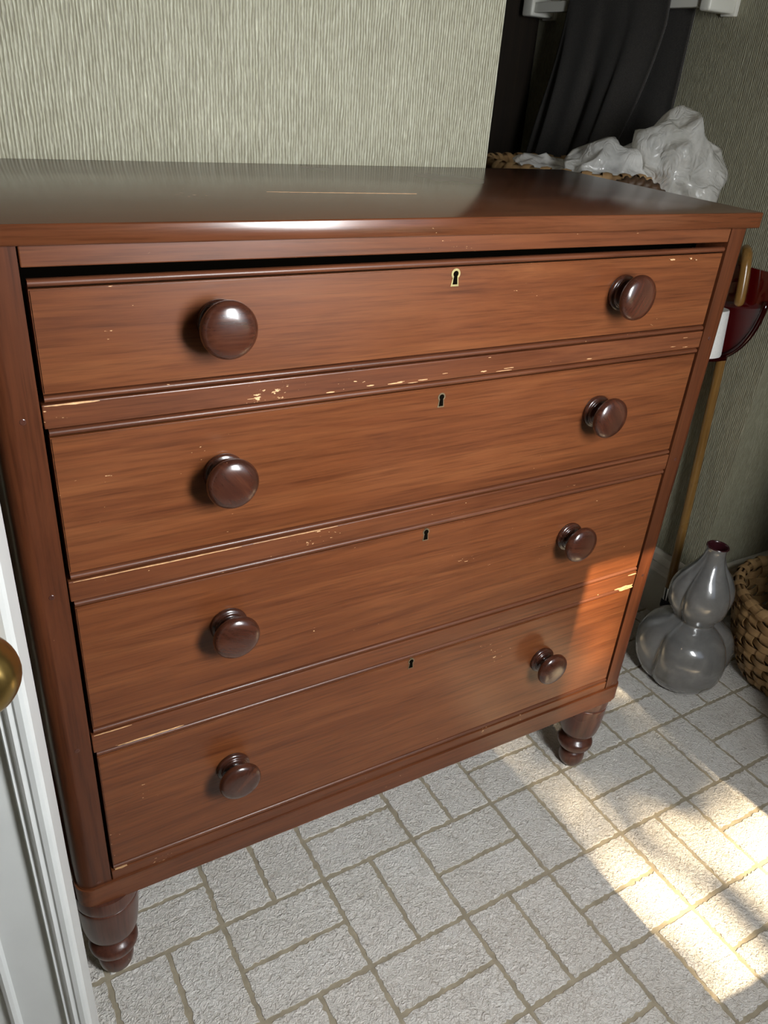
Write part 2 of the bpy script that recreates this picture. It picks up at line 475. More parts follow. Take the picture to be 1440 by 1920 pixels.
# base band with rounded front corners
def rrect(x0, x1, y0, y1, r):
    P = []
    for k in range(9):
        a = k/8*math.pi/2; P.append((x0+r-r*math.cos(a), y0+r-r*math.sin(a)))
    for k in range(9):
        a = k/8*math.pi/2; P.append((x1-r+r*math.sin(a), y0+r-r*math.cos(a)))
    return P + [(x1, y1), (x0, y1)]
bm = prism(bmesh.new(), rrect(CL-0.003, CR+0.003, -0.003, DB, 0.023), 'z', CB, 0.2432)
es = [e for e in bm.edges if abs(e.verts[0].co.z-e.verts[1].co.z) < 1e-6]
bmesh.ops.bevel(bm, geom=es, offset=0.0025, segments=2, affect='EDGES')
dp('base_band', bm, WDR, smooth=40)

dp('crack', chip_top, RAW)
for px_, zs_ in ((-0.018, (1.0985, 0.9440, 0.7370, 0.5050, 0.2510)), (0.958, (0.9460, 0.7400, 0.5080, 0.2520))):
    for z_ in zs_:
        dp('peg', lathe(bmesh.new(), [(0.0032, -0.002), (0.0032, 0.0002), (0.0026, 0.0005)], 14, '-y', (px_, 0.0, z_)), WDL)
# turned legs
LP = [(0.0450, 0.206), (0.0455, 0.190), (0.0448, 0.182), (0.0425, 0.1795), (0.0445, 0.177), (0.0440, 0.160), (0.0415, 0.125), (0.0375, 0.103), (0.0300, 0.093),
      (0.0245, 0.0875), (0.0265, 0.082), (0.0345, 0.074), (0.0365, 0.066), (0.0325, 0.056), (0.0225, 0.0485), (0.0200, 0.045), (0.0245, 0.039), (0.0268, 0.030), (0.0255, 0.017), (0.0210, 0.007), (0.0155, TH_Z)]
leg0 = None
for lx, ly in ((-0.007, 0.036), (0.947, 0.045), (-0.006, 0.375), (0.946, 0.375)):
    if leg0 is None:
        leg0 = obj('leg', lathe(bmesh.new(), spline(LP, 4), 44), WDL, dr, 60)
        leg0.location = (lx-0.47, ly-0.2, 0)
    else:
        share('leg', leg0, dr, (lx-0.47, ly-0.2, 0))

# drawers
KN = spline([(0.0235, 0.0), (0.0245, 0.003), (0.0235, 0.0060), (0.0195, 0.0080), (0.0190, 0.0100), (0.0150, 0.0125), (0.0130, 0.016), (0.0150, 0.0195), (0.0240, 0.0235), (0.0292, 0.0275), (0.0302, 0.0315),
             (0.0285, 0.0360), (0.0230, 0.0395), (0.0140, 0.0415), (0.0010, 0.0422)], 3)
knob0 = [None]
def keyhole_outline(s=1.0):
    P = []
    for k in range(15):
        a = R(-50 + 280*k/14)
        P.append((0.0036*s*math.cos(a), 0.0045 + 0.0036*s*math.sin(a)))
    P += [(-0.0030*s - 0.0004, -0.0078 - (s-1)*0.0030), (0.0030*s + 0.0004, -0.0078 - (s-1)*0.0030)]
    return P
def drawer(z0, z1, kz, key, mark, keymat, gapL=0.0042, gapR=0.0022, top_gap=(0.002, 0.002), lab=None):
    """drawer front with a bead along the top and bottom edges"""
    x0, x1 = gapL, OW-gapR
    yf = 0.0018                                     # flat face a hair behind the posts
    zt0, zt1 = z1-top_gap[0], z1-top_gap[1]         # top at left, right
    zb = z0 + 0.0010
    bm = bmesh.new()
    bh = 0.0072
    bx(bm, x0, x1, yf, 0.026, zb+bh+0.0016, z1-bh-0.0016)
    for v in bm.verts:
        if v.co.z > (zb+z1)/2:
            t = (v.co.x-x0)/(x1-x0); v.co.z = (zt0 + t*(zt1-zt0)) - bh - 0.0016
    es = [e for e in bm.edges if all(v.co.y < 0.01 for v in e.verts)]
    bmesh.ops.bevel(bm, geom=es, offset=0.0012, segments=2, affect='EDGES')
    d = dp('drawer', bm, WD)
    if lab: d['label'] = lab
    bb = box(x0+0.001, x1-0.001, yf+0.006, 0.026, zb+0.001, z1-0.004)
    for v in bb.verts:
        if v.co.z > (zb+z1)/2:
            t = (v.co.x-x0)/(x1-x0); v.co.z = (zt0 + t*(zt1-zt0)) - 0.006
    obj('drawer_body', bb, DARK, d)
    for top in (False, True):
        bm = bmesh.new()
        n = 8
        A, B = [], []
        for k in range(n+1):
            a = math.pi*k/n
            yy = yf + 0.003 - 0.0044*math.sin(a); dz = -bh/2*math.cos(a)
            for Lst, xx, zz in ((A, x0, (zt0-bh/2) if top else (zb+bh/2)), (B, x1, (zt1-bh/2) if top else (zb+bh/2))):
                Lst.append(bm.verts.new((xx, yy, zz+dz)))
        for Lst, xx, zz in ((A, x0, (zt0-bh/2) if top else (zb+bh/2)), (B, x1, (zt1-bh/2) if top else (zb+bh/2))):
            Lst.append(bm.verts.new((xx, 0.0075, zz+bh/2))); Lst.append(bm.verts.new((xx, 0.0075, zz-bh/2)))
        N = len(A)
        for k in range(N):
            bm.faces.new((A[k], A[(k+1) % N], B[(k+1) % N], B[k]))
        bm.faces.new(A[::-1]); bm.faces.new(B)
        obj('bead', bm, WDS, d, 40)
    for kx in (0.181, 0.749):
        if knob0[0] is None:
            knob0[0] = obj('knob', lathe(bmesh.new(), KN, 40, '-y'), WDK, d, 60, (kx, yf, kz))
        else:
            k = share('knob', knob0[0], d, (kx, yf, kz), (0, random.uniform(0, 6.28), 0))
    # keyhole: metal lining and a black plate painting the hole's shade
    kx = 0.471
    P = [(kx+p[0]*1.0, key+p[1]) for p in keyhole_outline(1.75 if mark else 1.55)]
    e = obj('escutcheon', prism(bmesh.new(), P, 'y', yf-0.0006, yf+0.004), keymat, d)
    P = [(kx+p[0], key+p[1]) for p in keyhole_outline(1.0)]
    obj('keyhole', prism(bmesh.new(), P, 'y', yf-0.0009, yf+0.004), DARK, d)
    return d
D1 = drawer(Zs['o1b'], Zs['o1t'], 1.027, 1.059, True, BRASS, top_gap=(0.0110, 0.0070))
D2 = drawer(Zs['o2b'], Zs['o2t'], 0.854, 0.905, False, DBRASS)
D3 = drawer(Zs['o3b'], Zs['o3t'], 0.639, 0.7045, False, DBRASS)
D4 = drawer(Zs['o4b'], Zs['o4t'], 0.385, 0.4715, False, DBRASS)

# bare-wood chips along the rails and drawer edges (real slivers where the finish broke away)
def chip(x0, x1, zc, h, par, y=-0.0004, jag=5, tilt=0.0):
    bm = bmesh.new()
    up_, dn = [], []
    n = max(3, jag)
    for i in range(n+1):
        t = i/n; x = x0+(x1-x0)*t
        e = math.sin(math.pi*min(max(t, 0.02), 0.98))**0.4
        z = zc + tilt*(t-.5)
        up_.append(bm.verts.new((x, y, z + e*h*random.uniform(.25, .6))))
        dn.append(bm.verts.new((x, y, z - e*h*random.uniform(.25, .6))))
    up2 = [bm.verts.new((v.co.x, 0.004, v.co.z)) for v in up_]; dn2 = [bm.verts.new((v.co.x, 0.004, v.co.z)) for v in dn]
    for i in range(n):
        bm.faces.new((dn[i], dn[i+1], up_[i+1], up_[i]))
        bm.faces.new((up_[i], up_[i+1], up2[i+1], up2[i])); bm.faces.new((dn[i+1], dn[i], dn2[i], dn2[i+1]))
    o = obj('chip_mark', bm, RAW, par)
    o.location = (-0.47, -0.2, 0) if par == dr else (0, 0, 0)
    return o
chip(0.892, 0.936, 0.4935, 0.0052, dr); chip(0.905, 0.938, 0.4885, 0.0048, dr)
chip(0.918, 0.938, 0.5175, 0.0030, dr)
chip(0.006, 0.200, 0.7508, 0.0013, dr, jag=16); chip(0.215, 0.330, 0.7508, 0.0010, dr, jag=10)
chip(0.003, 0.055, 0.9574, 0.0022, dr, jag=9)
chip(0.004, 0.050, 0.5205, 0.0018, dr, jag=8); chip(0.03, 0.115, 0.4929, 0.0026, dr, jag=12)
for k in range(9):
    x = random.uniform(0.22, 0.60); chip(x, x+random.uniform(.006, .03), 0.9345+random.uniform(0, .004), random.uniform(.0008, .002), dr, jag=4)
for k in range(7):
    x = random.uniform(0.1, 0.95); chip(x, x+random.uniform(.004, .012), random.uniform(.934, .956), random.uniform(.0007, .0012), dr, jag=3)
chip(0.828, 0.838, 1.068, 0.0026, dr); chip(0.868, 0.872, 1.068, 0.0022, dr); chip(0.880, 0.883, 1.066, 0.0016, dr)
chip(0.0055, 0.022, 0.2635, 0.0028, dr)

# ------------------------------------------------------------------ gourd vase
def vase_mat():
    mt, nt, b = newmat('grey_glaze')
    v = coords(nt, (1, 1, 1)); n = tex_noise(nt, v, 16, 5, 0.6, 0.6)
    nt.links.new(ramp(nt, n, [(0.3, (0.120, 0.117, 0.112)), (0.55, (0.165, 0.160, 0.153)), (0.75, (0.215, 0.208, 0.198))]), b.inputs['Base Color'])
    b.inputs['Roughness'].default_value = 0.22; b.inputs['Coat Weight'].default_value = 1.0; b.inputs['Coat Roughness'].default_value = 0.03
    return mt
VG = vase_mat()
MAR = simple('maroon_glaze', (0.040, 0.008, 0.011), 0.25, coat=0.6)
VX, VY = 1.393, 0.149
vase = empty('gourd_vase', (VX, VY, TH_Z))
tag(vase, 'glossy grey double gourd ceramic vase with lobed sides on the tiled floor', 'vase')
vp = spline([(0.066, 0.0), (0.087, 0.010), (0.106, 0.040), (0.1150, 0.078), (0.1130, 0.109), (0.099, 0.141), (0.074, 0.163), (0.054, 0.175), (0.0500, 0.181),
             (0.057, 0.192), (0.0690, 0.214), (0.0740, 0.239), (0.0710, 0.266), (0.057, 0.296), (0.040, 0.321), (0.0295, 0.340), (0.0243, 0.357), (0.0235, 0.369), (0.0258, 0.378)], 5)
NL = 3
def lob(a, i):
    r, h = vp[i]
    amp = 0.15*math.exp(-((h-0.09)/0.080)**2) + 0.12*math.exp(-((h-0.235)/0.070)**2) + 0.07*math.exp(-((h-0.31)/0.05)**2)
    c = abs(math.cos(NL*(a+R(6))/2.0))
    return 1 - amp*((1-c)**2.2)*1.9 + amp*0.16
obj('vase_body', lathe(bmesh.new(), vp, 144, rad=lob, cap=False), VG, vase, 'all')
inn = [(0.0258, 0.378), (0.0242, 0.3803), (0.0215, 0.377), (0.0198, 0.360), (0.022, 0.335), (0.032, 0.31)]
obj('vase_mouth', lathe(bmesh.new(), spline(inn, 3), 48, cap=False), MAR, vase, 'all')
obj('vase_base', lathe(bmesh.new(), [(0.067, 0.0), (0.060, 0.012)], 60), VG, vase)

# ------------------------------------------------------------------ woven splint baskets
def splint(name, lo, hi):
    mt, nt, b = newmat(name)
    v = coords(nt, (1, 1, 1), rnd=True); n = tex_noise(nt, v, 35, 4, 0.6)
    v2 = coords(nt, (30, 30, 240), rnd=True); n2 = tex_noise(nt, v2, 1, 3)
    c = ramp(nt, n, [(0.3, lo), (0.7, hi)])
    c = mixc(nt, 0.6, c, ramp(nt, n2, [(0.3, (0.7, 0.66, 0.6)), (0.7, (1.08, 1.08, 1.08))]), 'MULTIPLY')
    oi = nd(nt, 'ShaderNodeObjectInfo')
    c = mixc(nt, 0.5, c, ramp(nt, oi.outputs['Random'], [(0, (0.72, 0.68, 0.64)), (1, (1.1, 1.1, 1.1))]), 'MULTIPLY')
    nt.links.new(c, b.inputs['Base Color']); b.inputs['Roughness'].default_value = 0.55
    bump(nt, b, n2, 0.2, 0.001)
    return mt
SPL = splint('ash_splint', (0.27, 0.155, 0.065), (0.44, 0.275, 0.125))
SPD = splint('dark_splint', (0.035, 0.018, 0.008), (0.080, 0.042, 0.020))

def basket(root, R0, R1, H, rows, N, mat, wrap_every=1, bulge=0.0, zb=0.0):
    """root-local basket: stakes, weavers, rim hoops, lashing loops, bottom"""
    def rad(z):
        t = z/H
        return R0 + (R1-R0)*(t**0.8) + bulge*math.sin(math.pi*t)
    rh = H*0.90/rows; amp = 0.0055; th = 0.0022
    for r in range(rows):
        z = zb + 0.008 + (r+0.5)*rh; hw = rh*0.36
        bm = bmesh.new(); n = N*5; ring = []
        for k in range(n):
            a = 2*math.pi*k/n
            off = amp*(1 if r % 2 else -1)*math.cos(N*a/2)
            zw = 0.0010*math.sin(3*a + r)
            q = []
            for zz, dr_ in ((z-hw+zw, -th/2), (z-hw+zw, th/2), (z+hw+zw, th/2), (z+hw+zw, -th/2)):
                rr = rad(min(H, max(0, zz-zb))) + off + dr_
                q.append(bm.verts.new((rr*math.cos(a), rr*math.sin(a), zz)))
            ring.append(q)
        for k in range(n):
            A, B = ring[k], ring[(k+1) % n]
            for i in range(4):
                bm.faces.new((A[i], A[(i+1) % 4], B[(i+1) % 4], B[i]))
        obj('weaver', bm, mat, root, 50)
    src = [None, None]
    for k in range(N):
        a = 2*math.pi*k/N
        par = k % 2
        if src[par] is None:
            bm = bmesh.new(); sec = []; n = rows*4
            for i in range(n+1):
                z = zb + 0.004 + (H*0.97-0.004)*i/n
                row = (z-zb-0.008)/rh - 0.5
                off = amp*math.cos(math.pi*row)*(1 if par == 0 else -1)
                rr = rad(z-zb); w = 0.5*2*math.pi*rr/N*0.58
                sec.append([bm.verts.new((rr+off+d, s*w, z)) for d, s in ((-th/2, -1), (th/2, -1), (th/2, 1), (-th/2, 1))])
            for i in range(n):
                for j in range(4):
                    bm.faces.new((sec[i][j], sec[i][(j+1) % 4], sec[i+1][(j+1) % 4], sec[i+1][j]))
            bm.faces.new(sec[0][::-1]); bm.faces.new(sec[-1])
            src[par] = obj('stake', bm, mat, root, 50); src[par].rotation_euler = (0, 0, a)
        else:
            share('stake', src[par], root, rot=(0, 0, a))
    zr = zb+H
    for d in (0.0055, -0.0055):
        path = [((R1+d)*math.cos(2*math.pi*k/72), (R1+d)*math.sin(2*math.pi*k/72), zr) for k in range(72)]
        bm = bmesh.new(); rings = []
        for k, p in enumerate(path):
            a = 2*math.pi*k/72
            rings.append([bm.verts.new(((R1+d+0.0045*math.cos(t))*math.cos(a), (R1+d+0.0045*math.cos(t))*math.sin(a), zr+0.011*math.sin(t))) for t in [2*math.pi*j/8 for j in range(8)]])
        for k in range(72):
            A, B = rings[k], rings[(k+1) % 72]
            for j in range(8): bm.faces.new((A[j], A[(j+1) % 8], B[(j+1) % 8], B[j]))
        obj('rim_hoop', bm, mat, root, 'all')
    lash = None
    NLs = N
    for k in range(NLs):
        a = 2*math.pi*(k+0.5)/NLs
        if lash is None:
            bm = bmesh.new(); secs = []
            w = 2*math.pi*R1/NLs*0.25
            for j in range(15):
                t = 2*math.pi*j/14
                sl = 0.5*w*math.sin(t)
                secs.append([bm.verts.new((R1+0.0135*math.cos(t)*m_, s*w+sl, zr+0.0150*math.sin(t)*m_)) for m_, s in ((1.0, -1), (1.12, 0), (1.0, 1))])
            for j in range(14):
                for i in range(2):
                    bm.faces.new((secs[j][i], secs[j][i+1], secs[j+1][i+1], secs[j+1][i]))
            lash = obj('lashing', bm, mat, root, 'all'); lash.rotation_euler = (0, 0, a)
        else:
            share('lashing', lash, root, rot=(0, 0, a))
    obj('basket_bottom', lathe(bmesh.new(), [(0.001, zb+0.001), (R0*0.9, zb+0.001), (R0*1.02, zb+0.006), (R0*0.9, zb+0.010), (0.001, zb+0.010)], 48), mat, root)

b1 = empty('splint_basket', (1.650, 0.010, TH_Z))
tag(b1, 'tan woven splint basket with lashed rim on the floor beside the grey vase', 'basket')
basket(b1, 0.112, 0.185, 0.240, 8, 28, SPL, bulge=0.012)
# dark red-brown bottle standing in the basket
BOT = simple('red_brown_glaze', (0.09, 0.018, 0.010), 0.25, coat=0.5)
bo = empty('bottle', (1.655, 0.045, TH_Z+0.011))
tag(bo, 'dark red-brown bottle standing inside the splint basket', 'bottle')
obj('bottle_body', lathe(bmesh.new(), spline([(0.040, 0.0), (0.044, 0.006), (0.045, 0.06), (0.045, 0.13), (0.040, 0.155), (0.022, 0.180), (0.017, 0.195), (0.017, 0.215)], 4), 36), BOT, bo, 50)
obj('bottle_cap', lathe(bmesh.new(), [(0.0195, 0.205), (0.0195, 0.230), (0.017, 0.233)], 30), DARK, bo, 40)

# ------------------------------------------------------------------ red wall holder, paper roll, walking cane (on the right wall)
def redmat():
    mt, nt, b = newmat('red_acrylic')
    b.inputs['Base Color'].default_value = (0.16, 0.002, 0.004, 1); b.inputs['Roughness'].default_value = 0.08
    b.inputs['Transmission Weight'].default_value = 0.25; b.inputs['IOR'].default_value = 1.49
    b.inputs['Coat Weight'].default_value = 0.5
    v = coords(nt, (1, 1, 1)); n = tex_noise(nt, v, 8, 3)
    nt.links.new(ramp(nt, n, [(0.3, (0.075, 0.001, 0.002)), (0.7, (0.110, 0.002, 0.003))]), b.inputs['Base Color'])
    return mt
RED = redmat()
RX = 1.490
REDD = simple('dark_red_edge', (0.020, 0.001, 0.001), 0.12, coat=0.6)
holder = empty('wall_holder', (XR, 0.39, 0.745))
tag(holder, 'dark red glossy U-shaped holder on the right wall beside the dresser', 'holder')
def upoly(hw, zt, zb_, zc, n=24, inset=0.0):
    P = [(0.39-hw+inset, zt-inset)]
    for k in range(n+1):
        a = math.pi + math.pi*k/n
        P.append((0.39 + (hw-inset)*math.cos(a), zc + (zc-zb_-inset)*math.sin(a)))
    P.append((0.39+hw-inset, zt-inset))
    return P
def hold(name, bm, mat, smooth=False):
    o = obj(name, bm, mat, holder, smooth); o.location = (-XR, -0.39, -0.745); return o
hold('back_plate', prism(bmesh.new(), upoly(0.112, 0.958, 0.746, 0.900), 'x', RX, RX+0.008), RED)
# thick rounded rim following the U, standing proud towards the room
rim = upoly(0.112, 0.958, 0.746, 0.900, 32)[1:-1]
hold('rim', tube(bmesh.new(), [(RX-0.004, p[0], p[1]) for p in rim], 0.0070, 10), REDD, 'all')
# shelf lip that carries the roll
lip = []
for k in range(21):
    a = math.pi*k/20
    lip.append((RX-0.004-0.108*math.sin(a)*0.95, 0.385-0.052*math.cos(a)))
hold('shelf', prism(bmesh.new(), lip, 'z', 0.752, 0.760), REDD)
for yy in (0.33, 0.45):
    hold('standoff', tube(bmesh.new(), [(RX+0.006, yy, 0.86), (XR+0.001, yy, 0.86)], 0.008, 16), RED, 40)
RLY = 0.376
PAPER = simple('tissue_paper', (0.86, 0.84, 0.79), 0.9, nscale=200, namp=0.05, bumps=(300, 0.3, 0.001))
roll = empty('paper_roll', (1.430, RLY, 0.760))
roll.rotation_euler = (R(-6), 0, 0)
tag(roll, 'white toilet paper roll standing on the red wall holder', 'paper roll')
obj('paper', lathe(bmesh.new(), [(0.021, 0.001), (0.0535, 0.0), (0.0545, 0.003), (0.0545, 0.099), (0.0535, 0.102), (0.022, 0.101)], 48, cap=False), PAPER, roll, 40)
obj('core', lathe(bmesh.new(), [(0.0205, 0.001), (0.0205, 0.101), (0.0218, 0.101), (0.0218, 0.001)], 36, cap=False), simple('card_core', (0.42, 0.30, 0.18), 0.8), roll, 40)

CANE = wood('cane_wood', (0.17, 0.085, 0.022), (0.25, 0.130, 0.034), (0.32, 0.175, 0.050), 'z', rough=0.28, coat=0.6, grain=0.5)
CHROME = simple('chrome', (0.62, 0.62, 0.62), 0.12, 1.0)
RUB = simple('black_rubber', (0.010, 0.010, 0.011), 0.6)
cane = empty('walking_cane', (1.516, 0.330, 0.05))
tag(cane, 'brown wooden walking cane hooked over the red wall holder', 'cane')
def cp(name, bm, mat, smooth=False):
    o = obj(name, bm, mat, cane, smooth); o.location = (-1.516, -0.330, -0.05); return o
sh0 = Vector((1.518, 0.322, 0.092)); sh1 = Vector((1.518, 0.384, 0.945))
path = [tuple(sh0 + (sh1-sh0)*(k/10)) for k in range(11)]
crook = [(1.518, 0.384, 0.945), (1.516, 0.384, 0.968), (1.508, 0.379, 0.984), (1.494, 0.370, 0.9895), (1.480, 0.354, 0.984), (1.472, 0.344, 0.966), (1.470, 0.338, 0.940), (1.469, 0.333, 0.905), (1.469, 0.331, 0.878)]
pts = path[:-1] + spline(crook, 4)
n = len(pts)
cp('shaft', tube(bmesh.new(), pts, [0.0112]*(n-2) + [0.0100, 0.005], 16), CANE, 'all')
dv = (sh1-sh0).normalized()
cp('ferrule', tube(bmesh.new(), [tuple(sh0 + dv*t) for t in (-0.012, 0.028)], 0.0122, 24), CHROME, 40)
cp('rubber_tip', tube(bmesh.new(), [tuple(sh0 + dv*t) for t in (-0.034, -0.030, -0.012, -0.009)], [0.0145, 0.0155, 0.0145, 0.0125], 24), RUB, 40)

# ------------------------------------------------------------------ towel rail and towel on the alcove's right wall
BY0, BY1, BX, BZ = 0.597, 1.222, 1.480, 1.452
rail_ = empty('towel_rail', (XR, (BY0+BY1)/2, BZ))
tag(rail_, 'white towel rail with square end brackets on the alcove wall', 'towel rail')
def tr(name, bm, mat=PLAST, smooth=False):
    o = obj(name, bm, mat, rail_, smooth); o.location = (-XR, -(BY0+BY1)/2, -BZ); return o
tr('bar', box(BX-0.009, BX+0.009, BY0+0.012, BY1-0.02, BZ-0.012, BZ+0.012, bev=0.002))
for y0, y1 in ((BY0, BY0+0.030), (BY1-0.03, BY1+0.012)):
    tr('bracket', box(BX-0.018, XR-0.008, y0, y1, BZ-0.020, BZ+0.022, bev=0.006, seg=3), smooth=40)
    tr('wall_plate', box(XR-0.012, XR+0.001, y0-0.004, y1+0.004, BZ-0.024, BZ+0.030, bev=0.003), smooth=40)

def towel_mat():
    mt, nt, b = newmat('charcoal_terry')
    v = coords(nt, (1, 1, 1)); n = tex_noise(nt, v, 420, 3, 0.7); n2 = tex_noise(nt, v, 7, 3)
    c = ramp(nt, n, [(0.3, (0.018, 0.0155, 0.013)), (0.7, (0.052, 0.045, 0.039))])
    c = mixc(nt, 0.5, c, ramp(nt, n2, [(0.3, (0.75, 0.75, 0.75)), (0.7, (1.1, 1.1, 1.1))]), 'MULTIPLY')
    nt.links.new(c, b.inputs['Base Color']); b.inputs['Roughness'].default_value = 0.95
    b.inputs['Sheen Weight'].default_value = 0.12
    bump(nt, b, n, 0.6, 0.003)
    return mt
TWL = towel_mat()
towel = empty('bath_towel', (BX, 0.88, BZ))
tag(towel, 'charcoal grey bath towel draped over the white towel rail', 'towel')
def sheet(y_right, y_left, x_of, z_bot, amp, seed, n_u=90, n_v=46, over=True):
    """vertical cloth: u along the rail, v down.  y_right(v), y_left(v)"""
    bm = bmesh.new(); g = []
    for j in range(n_v+1):
        v = j/n_v; row = []
        z = BZ + 0.014 - v*(BZ+0.014-z_bot)
        for i in range(n_u+1):
            u = i/n_u
            y = y_right(v) + (y_left(v)-y_right(v))*u
            ph = u*12 + 1.3*math.sin(v*2.3+seed) + seed*2
            f = amp*min(1, 0.15+v*2.2)*(0.55*math.sin(ph) + 0.30*math.sin(2.3*ph+1.1+v*2) + 0.25*math.sin(0.6*ph+3*v+seed))
            row.append(bm.verts.new((x_of(v)+f, y + 0.006*math.sin(ph*1.7+v*3), z)))
        g.append(row)
    for j in range(n_v):
        for i in range(n_u):
            bm.faces.new((g[j][i], g[j][i+1], g[j+1][i+1], g[j+1][i]))
    return bm
def tw(name, bm):
    o = obj(name, bm, TWL, towel, 'all'); o.location = (-BX, -0.88, -BZ)
    s = o.modifiers.new('thick', 'SOLIDIFY'); s.thickness = 0.006; s.offset = 0
    return o
# front layer (towards the room), its right edge swept back to the left; rear layer hangs against the wall
tw('front_fall', sheet(lambda v: 0.705+0.205*max(0, v-0.10)**1.15, lambda v: 1.045+0.095*v, lambda v: BX-0.020-0.022*v, 0.92, 0.016, 0.4))
tw('rear_fall', sheet(lambda v: 0.668-0.012*v, lambda v: 1.03+0.07*v, lambda v: BX+0.022, 0.86, 0.007, 2.1))
# the fold over the bar
bm = bmesh.new(); g = []
for i in range(61):
    y = 0.700 + 0.345*i/60; row = []
    for k in range(13):
        a = math.pi*k/12
        row.append(bm.verts.new((BX+0.0015-0.0205*math.cos(a), y, BZ+0.013+0.008*math.sin(a) + 0.0015*math.sin(i*0.9))))
    g.append(row)
for i in range(60):
    for k in range(12): bm.faces.new((g[i][k], g[i][k+1], g[i+1][k+1], g[i+1][k]))
tw('fold', bm)

# ------------------------------------------------------------------ behind the dresser: stand, tall basket, plastic bag, low bin
stand = empty('low_cupboard', (1.20, 0.70, 0))
tag(stand, 'plain white cupboard hidden behind the dresser under the tall basket', 'cupboard')
def stp(name, bm, mat, par=None):
    o = obj(name, bm, mat, par or stand)
    if par is None: o.location = (-1.20, -0.70, 0)
    return o
stp('cupboard_body', box(1.04, 1.36, 0.53, 0.90, TH_Z, 0.60, bev=0.003), WHITE)
stp('cupboard_top', box(1.03, 1.375, 0.515, 0.91, 0.60, 0.62, bev=0.003), WHITE)
dd_ = stp('cupboard_door', box(1.055, 1.345, 0.516, 0.53, 0.06, 0.585, bev=0.003), WHITE)
stp('handle', lathe(bmesh.new(), [(0.006, 0.0), (0.006, 0.012), (0.013, 0.016), (0.013, 0.022), (0.008, 0.025)], 24, '-y', (1.32, 0.516, 0.36)), PLAST, dd_)

b2 = empty('tall_basket', (1.232, 0.668, 0.62))
tag(b2, 'brown woven basket behind the dresser holding the white plastic bag', 'basket')
basket(b2, 0.135, 0.195, 0.490, 12, 30, SPL, bulge=0.01)
b3 = empty('dark_basket', (1.305, 0.585, 1.0))

def bag_mat():
    mt, nt, b = newmat('thin_white_plastic')
    b.inputs['Base Color'].default_value = (0.80, 0.78, 0.74, 1); b.inputs['Roughness'].default_value = 0.22
    b.inputs['Coat Weight'].default_value = 0.6
    v = coords(nt, (1, 1, 1)); n = tex_noise(nt, v, 14, 4, 0.6)
    nt.links.new(ramp(nt, n, [(0.3, (0.84, 0.82, 0.78)), (0.7, (0.95, 0.94, 0.91))]), b.inputs['Base Color'])
    wv = tex_noise(nt, coords(nt, (1, 1, 1)), 22, 2, 0.5, 1.5)
    wr = math_(nt, 'ABSOLUTE', math_(nt, 'SUBTRACT', wv, 0.5))
    bump(nt, b, wr, 0.7, 0.017)
    t = nd(nt, 'ShaderNodeBsdfTransparent'); t.inputs[0].default_value = (0.95, 0.93, 0.88, 1)
    tl = nd(nt, 'ShaderNodeBsdfTranslucent'); tl.inputs[0].default_value = (0.85, 0.83, 0.78, 1)
    m1 = nd(nt, 'ShaderNodeMixShader'); m1.inputs[0].default_value = 0.35
    m2 = nd(nt, 'ShaderNodeMixShader')
    nt.links.new(b.outputs[0], m1.inputs[1]); nt.links.new(tl.outputs[0], m1.inputs[2])
    nt.links.new(ramp(nt, n, [(0.30, (0.12,)*3), (0.7, (0.62,)*3)]), m2.inputs[0])
    nt.links.new(m1.outputs[0], m2.inputs[1]); nt.links.new(t.outputs[0], m2.inputs[2])
    nt.links.new(m2.outputs[0], nt.nodes['Material Output'].inputs[0])
    return mt
BAG = bag_mat()
bag = empty('plastic_bag', (1.28, 0.58, 1.09))
tag(bag, 'crumpled translucent white plastic bag bulging out of the basket', 'plastic bag')
def lobe(name, c, r, seed, amp=0.30, peak=None, creased=0.62):
    """crumpled film: a coarse jittered hull whose edges are creased at random, then subdivided into taut sheets"""
    bm = bmesh.new(); bmesh.ops.create_icosphere(bm, subdivisions=3, radius=1)
    rr = random.Random(seed)
    cl = bm.edges.layers.float.new('crease_edge')
    for v in bm.verts:
        d = v.co.normalized()
        k = 1 + amp*noise.noise(d*1.6 + Vector((seed, 0, seed))) + amp*0.8*noise.noise(d*3.7 + Vector((0, seed, 2*seed))) + rr.uniform(-.09, .09)
        d2 = (d + Vector((rr.uniform(-.10, .10), rr.uniform(-.10, .10), rr.uniform(-.10, .10))))
        if peak:
            w = max(0.0, d.dot(Vector(peak).normalized())); k *= 1 + 0.22*w**4
        v.co = Vector((c[0]+d2.x*r[0]*k, c[1]+d2.y*r[1]*k, c[2]+d2.z*r[2]*k))
    for e in bm.edges:
        if rr.random() < creased: e[cl] = rr.uniform(0.6, 1.0)
    o = obj(name, bm, BAG, bag, 'all'); o.location = (-1.28, -0.58, -1.09)
    sm = o.modifiers.new('film', 'SUBSURF'); sm.levels = 2; sm.render_levels = 2
    return o
lobe('bag_crown', (1.338, 0.488, 1.116), (0.098, 0.095, 0.099), 3, peak=(-0.15, 0.0, 1))
lobe('bag_side', (1.225, 0.560, 1.092), (0.108, 0.09, 0.076), 8, peak=(0.5, 0, 0.8))
lobe('bag_tail', (1.150, 0.690, 1.102), (0.090, 0.055, 0.036), 5)
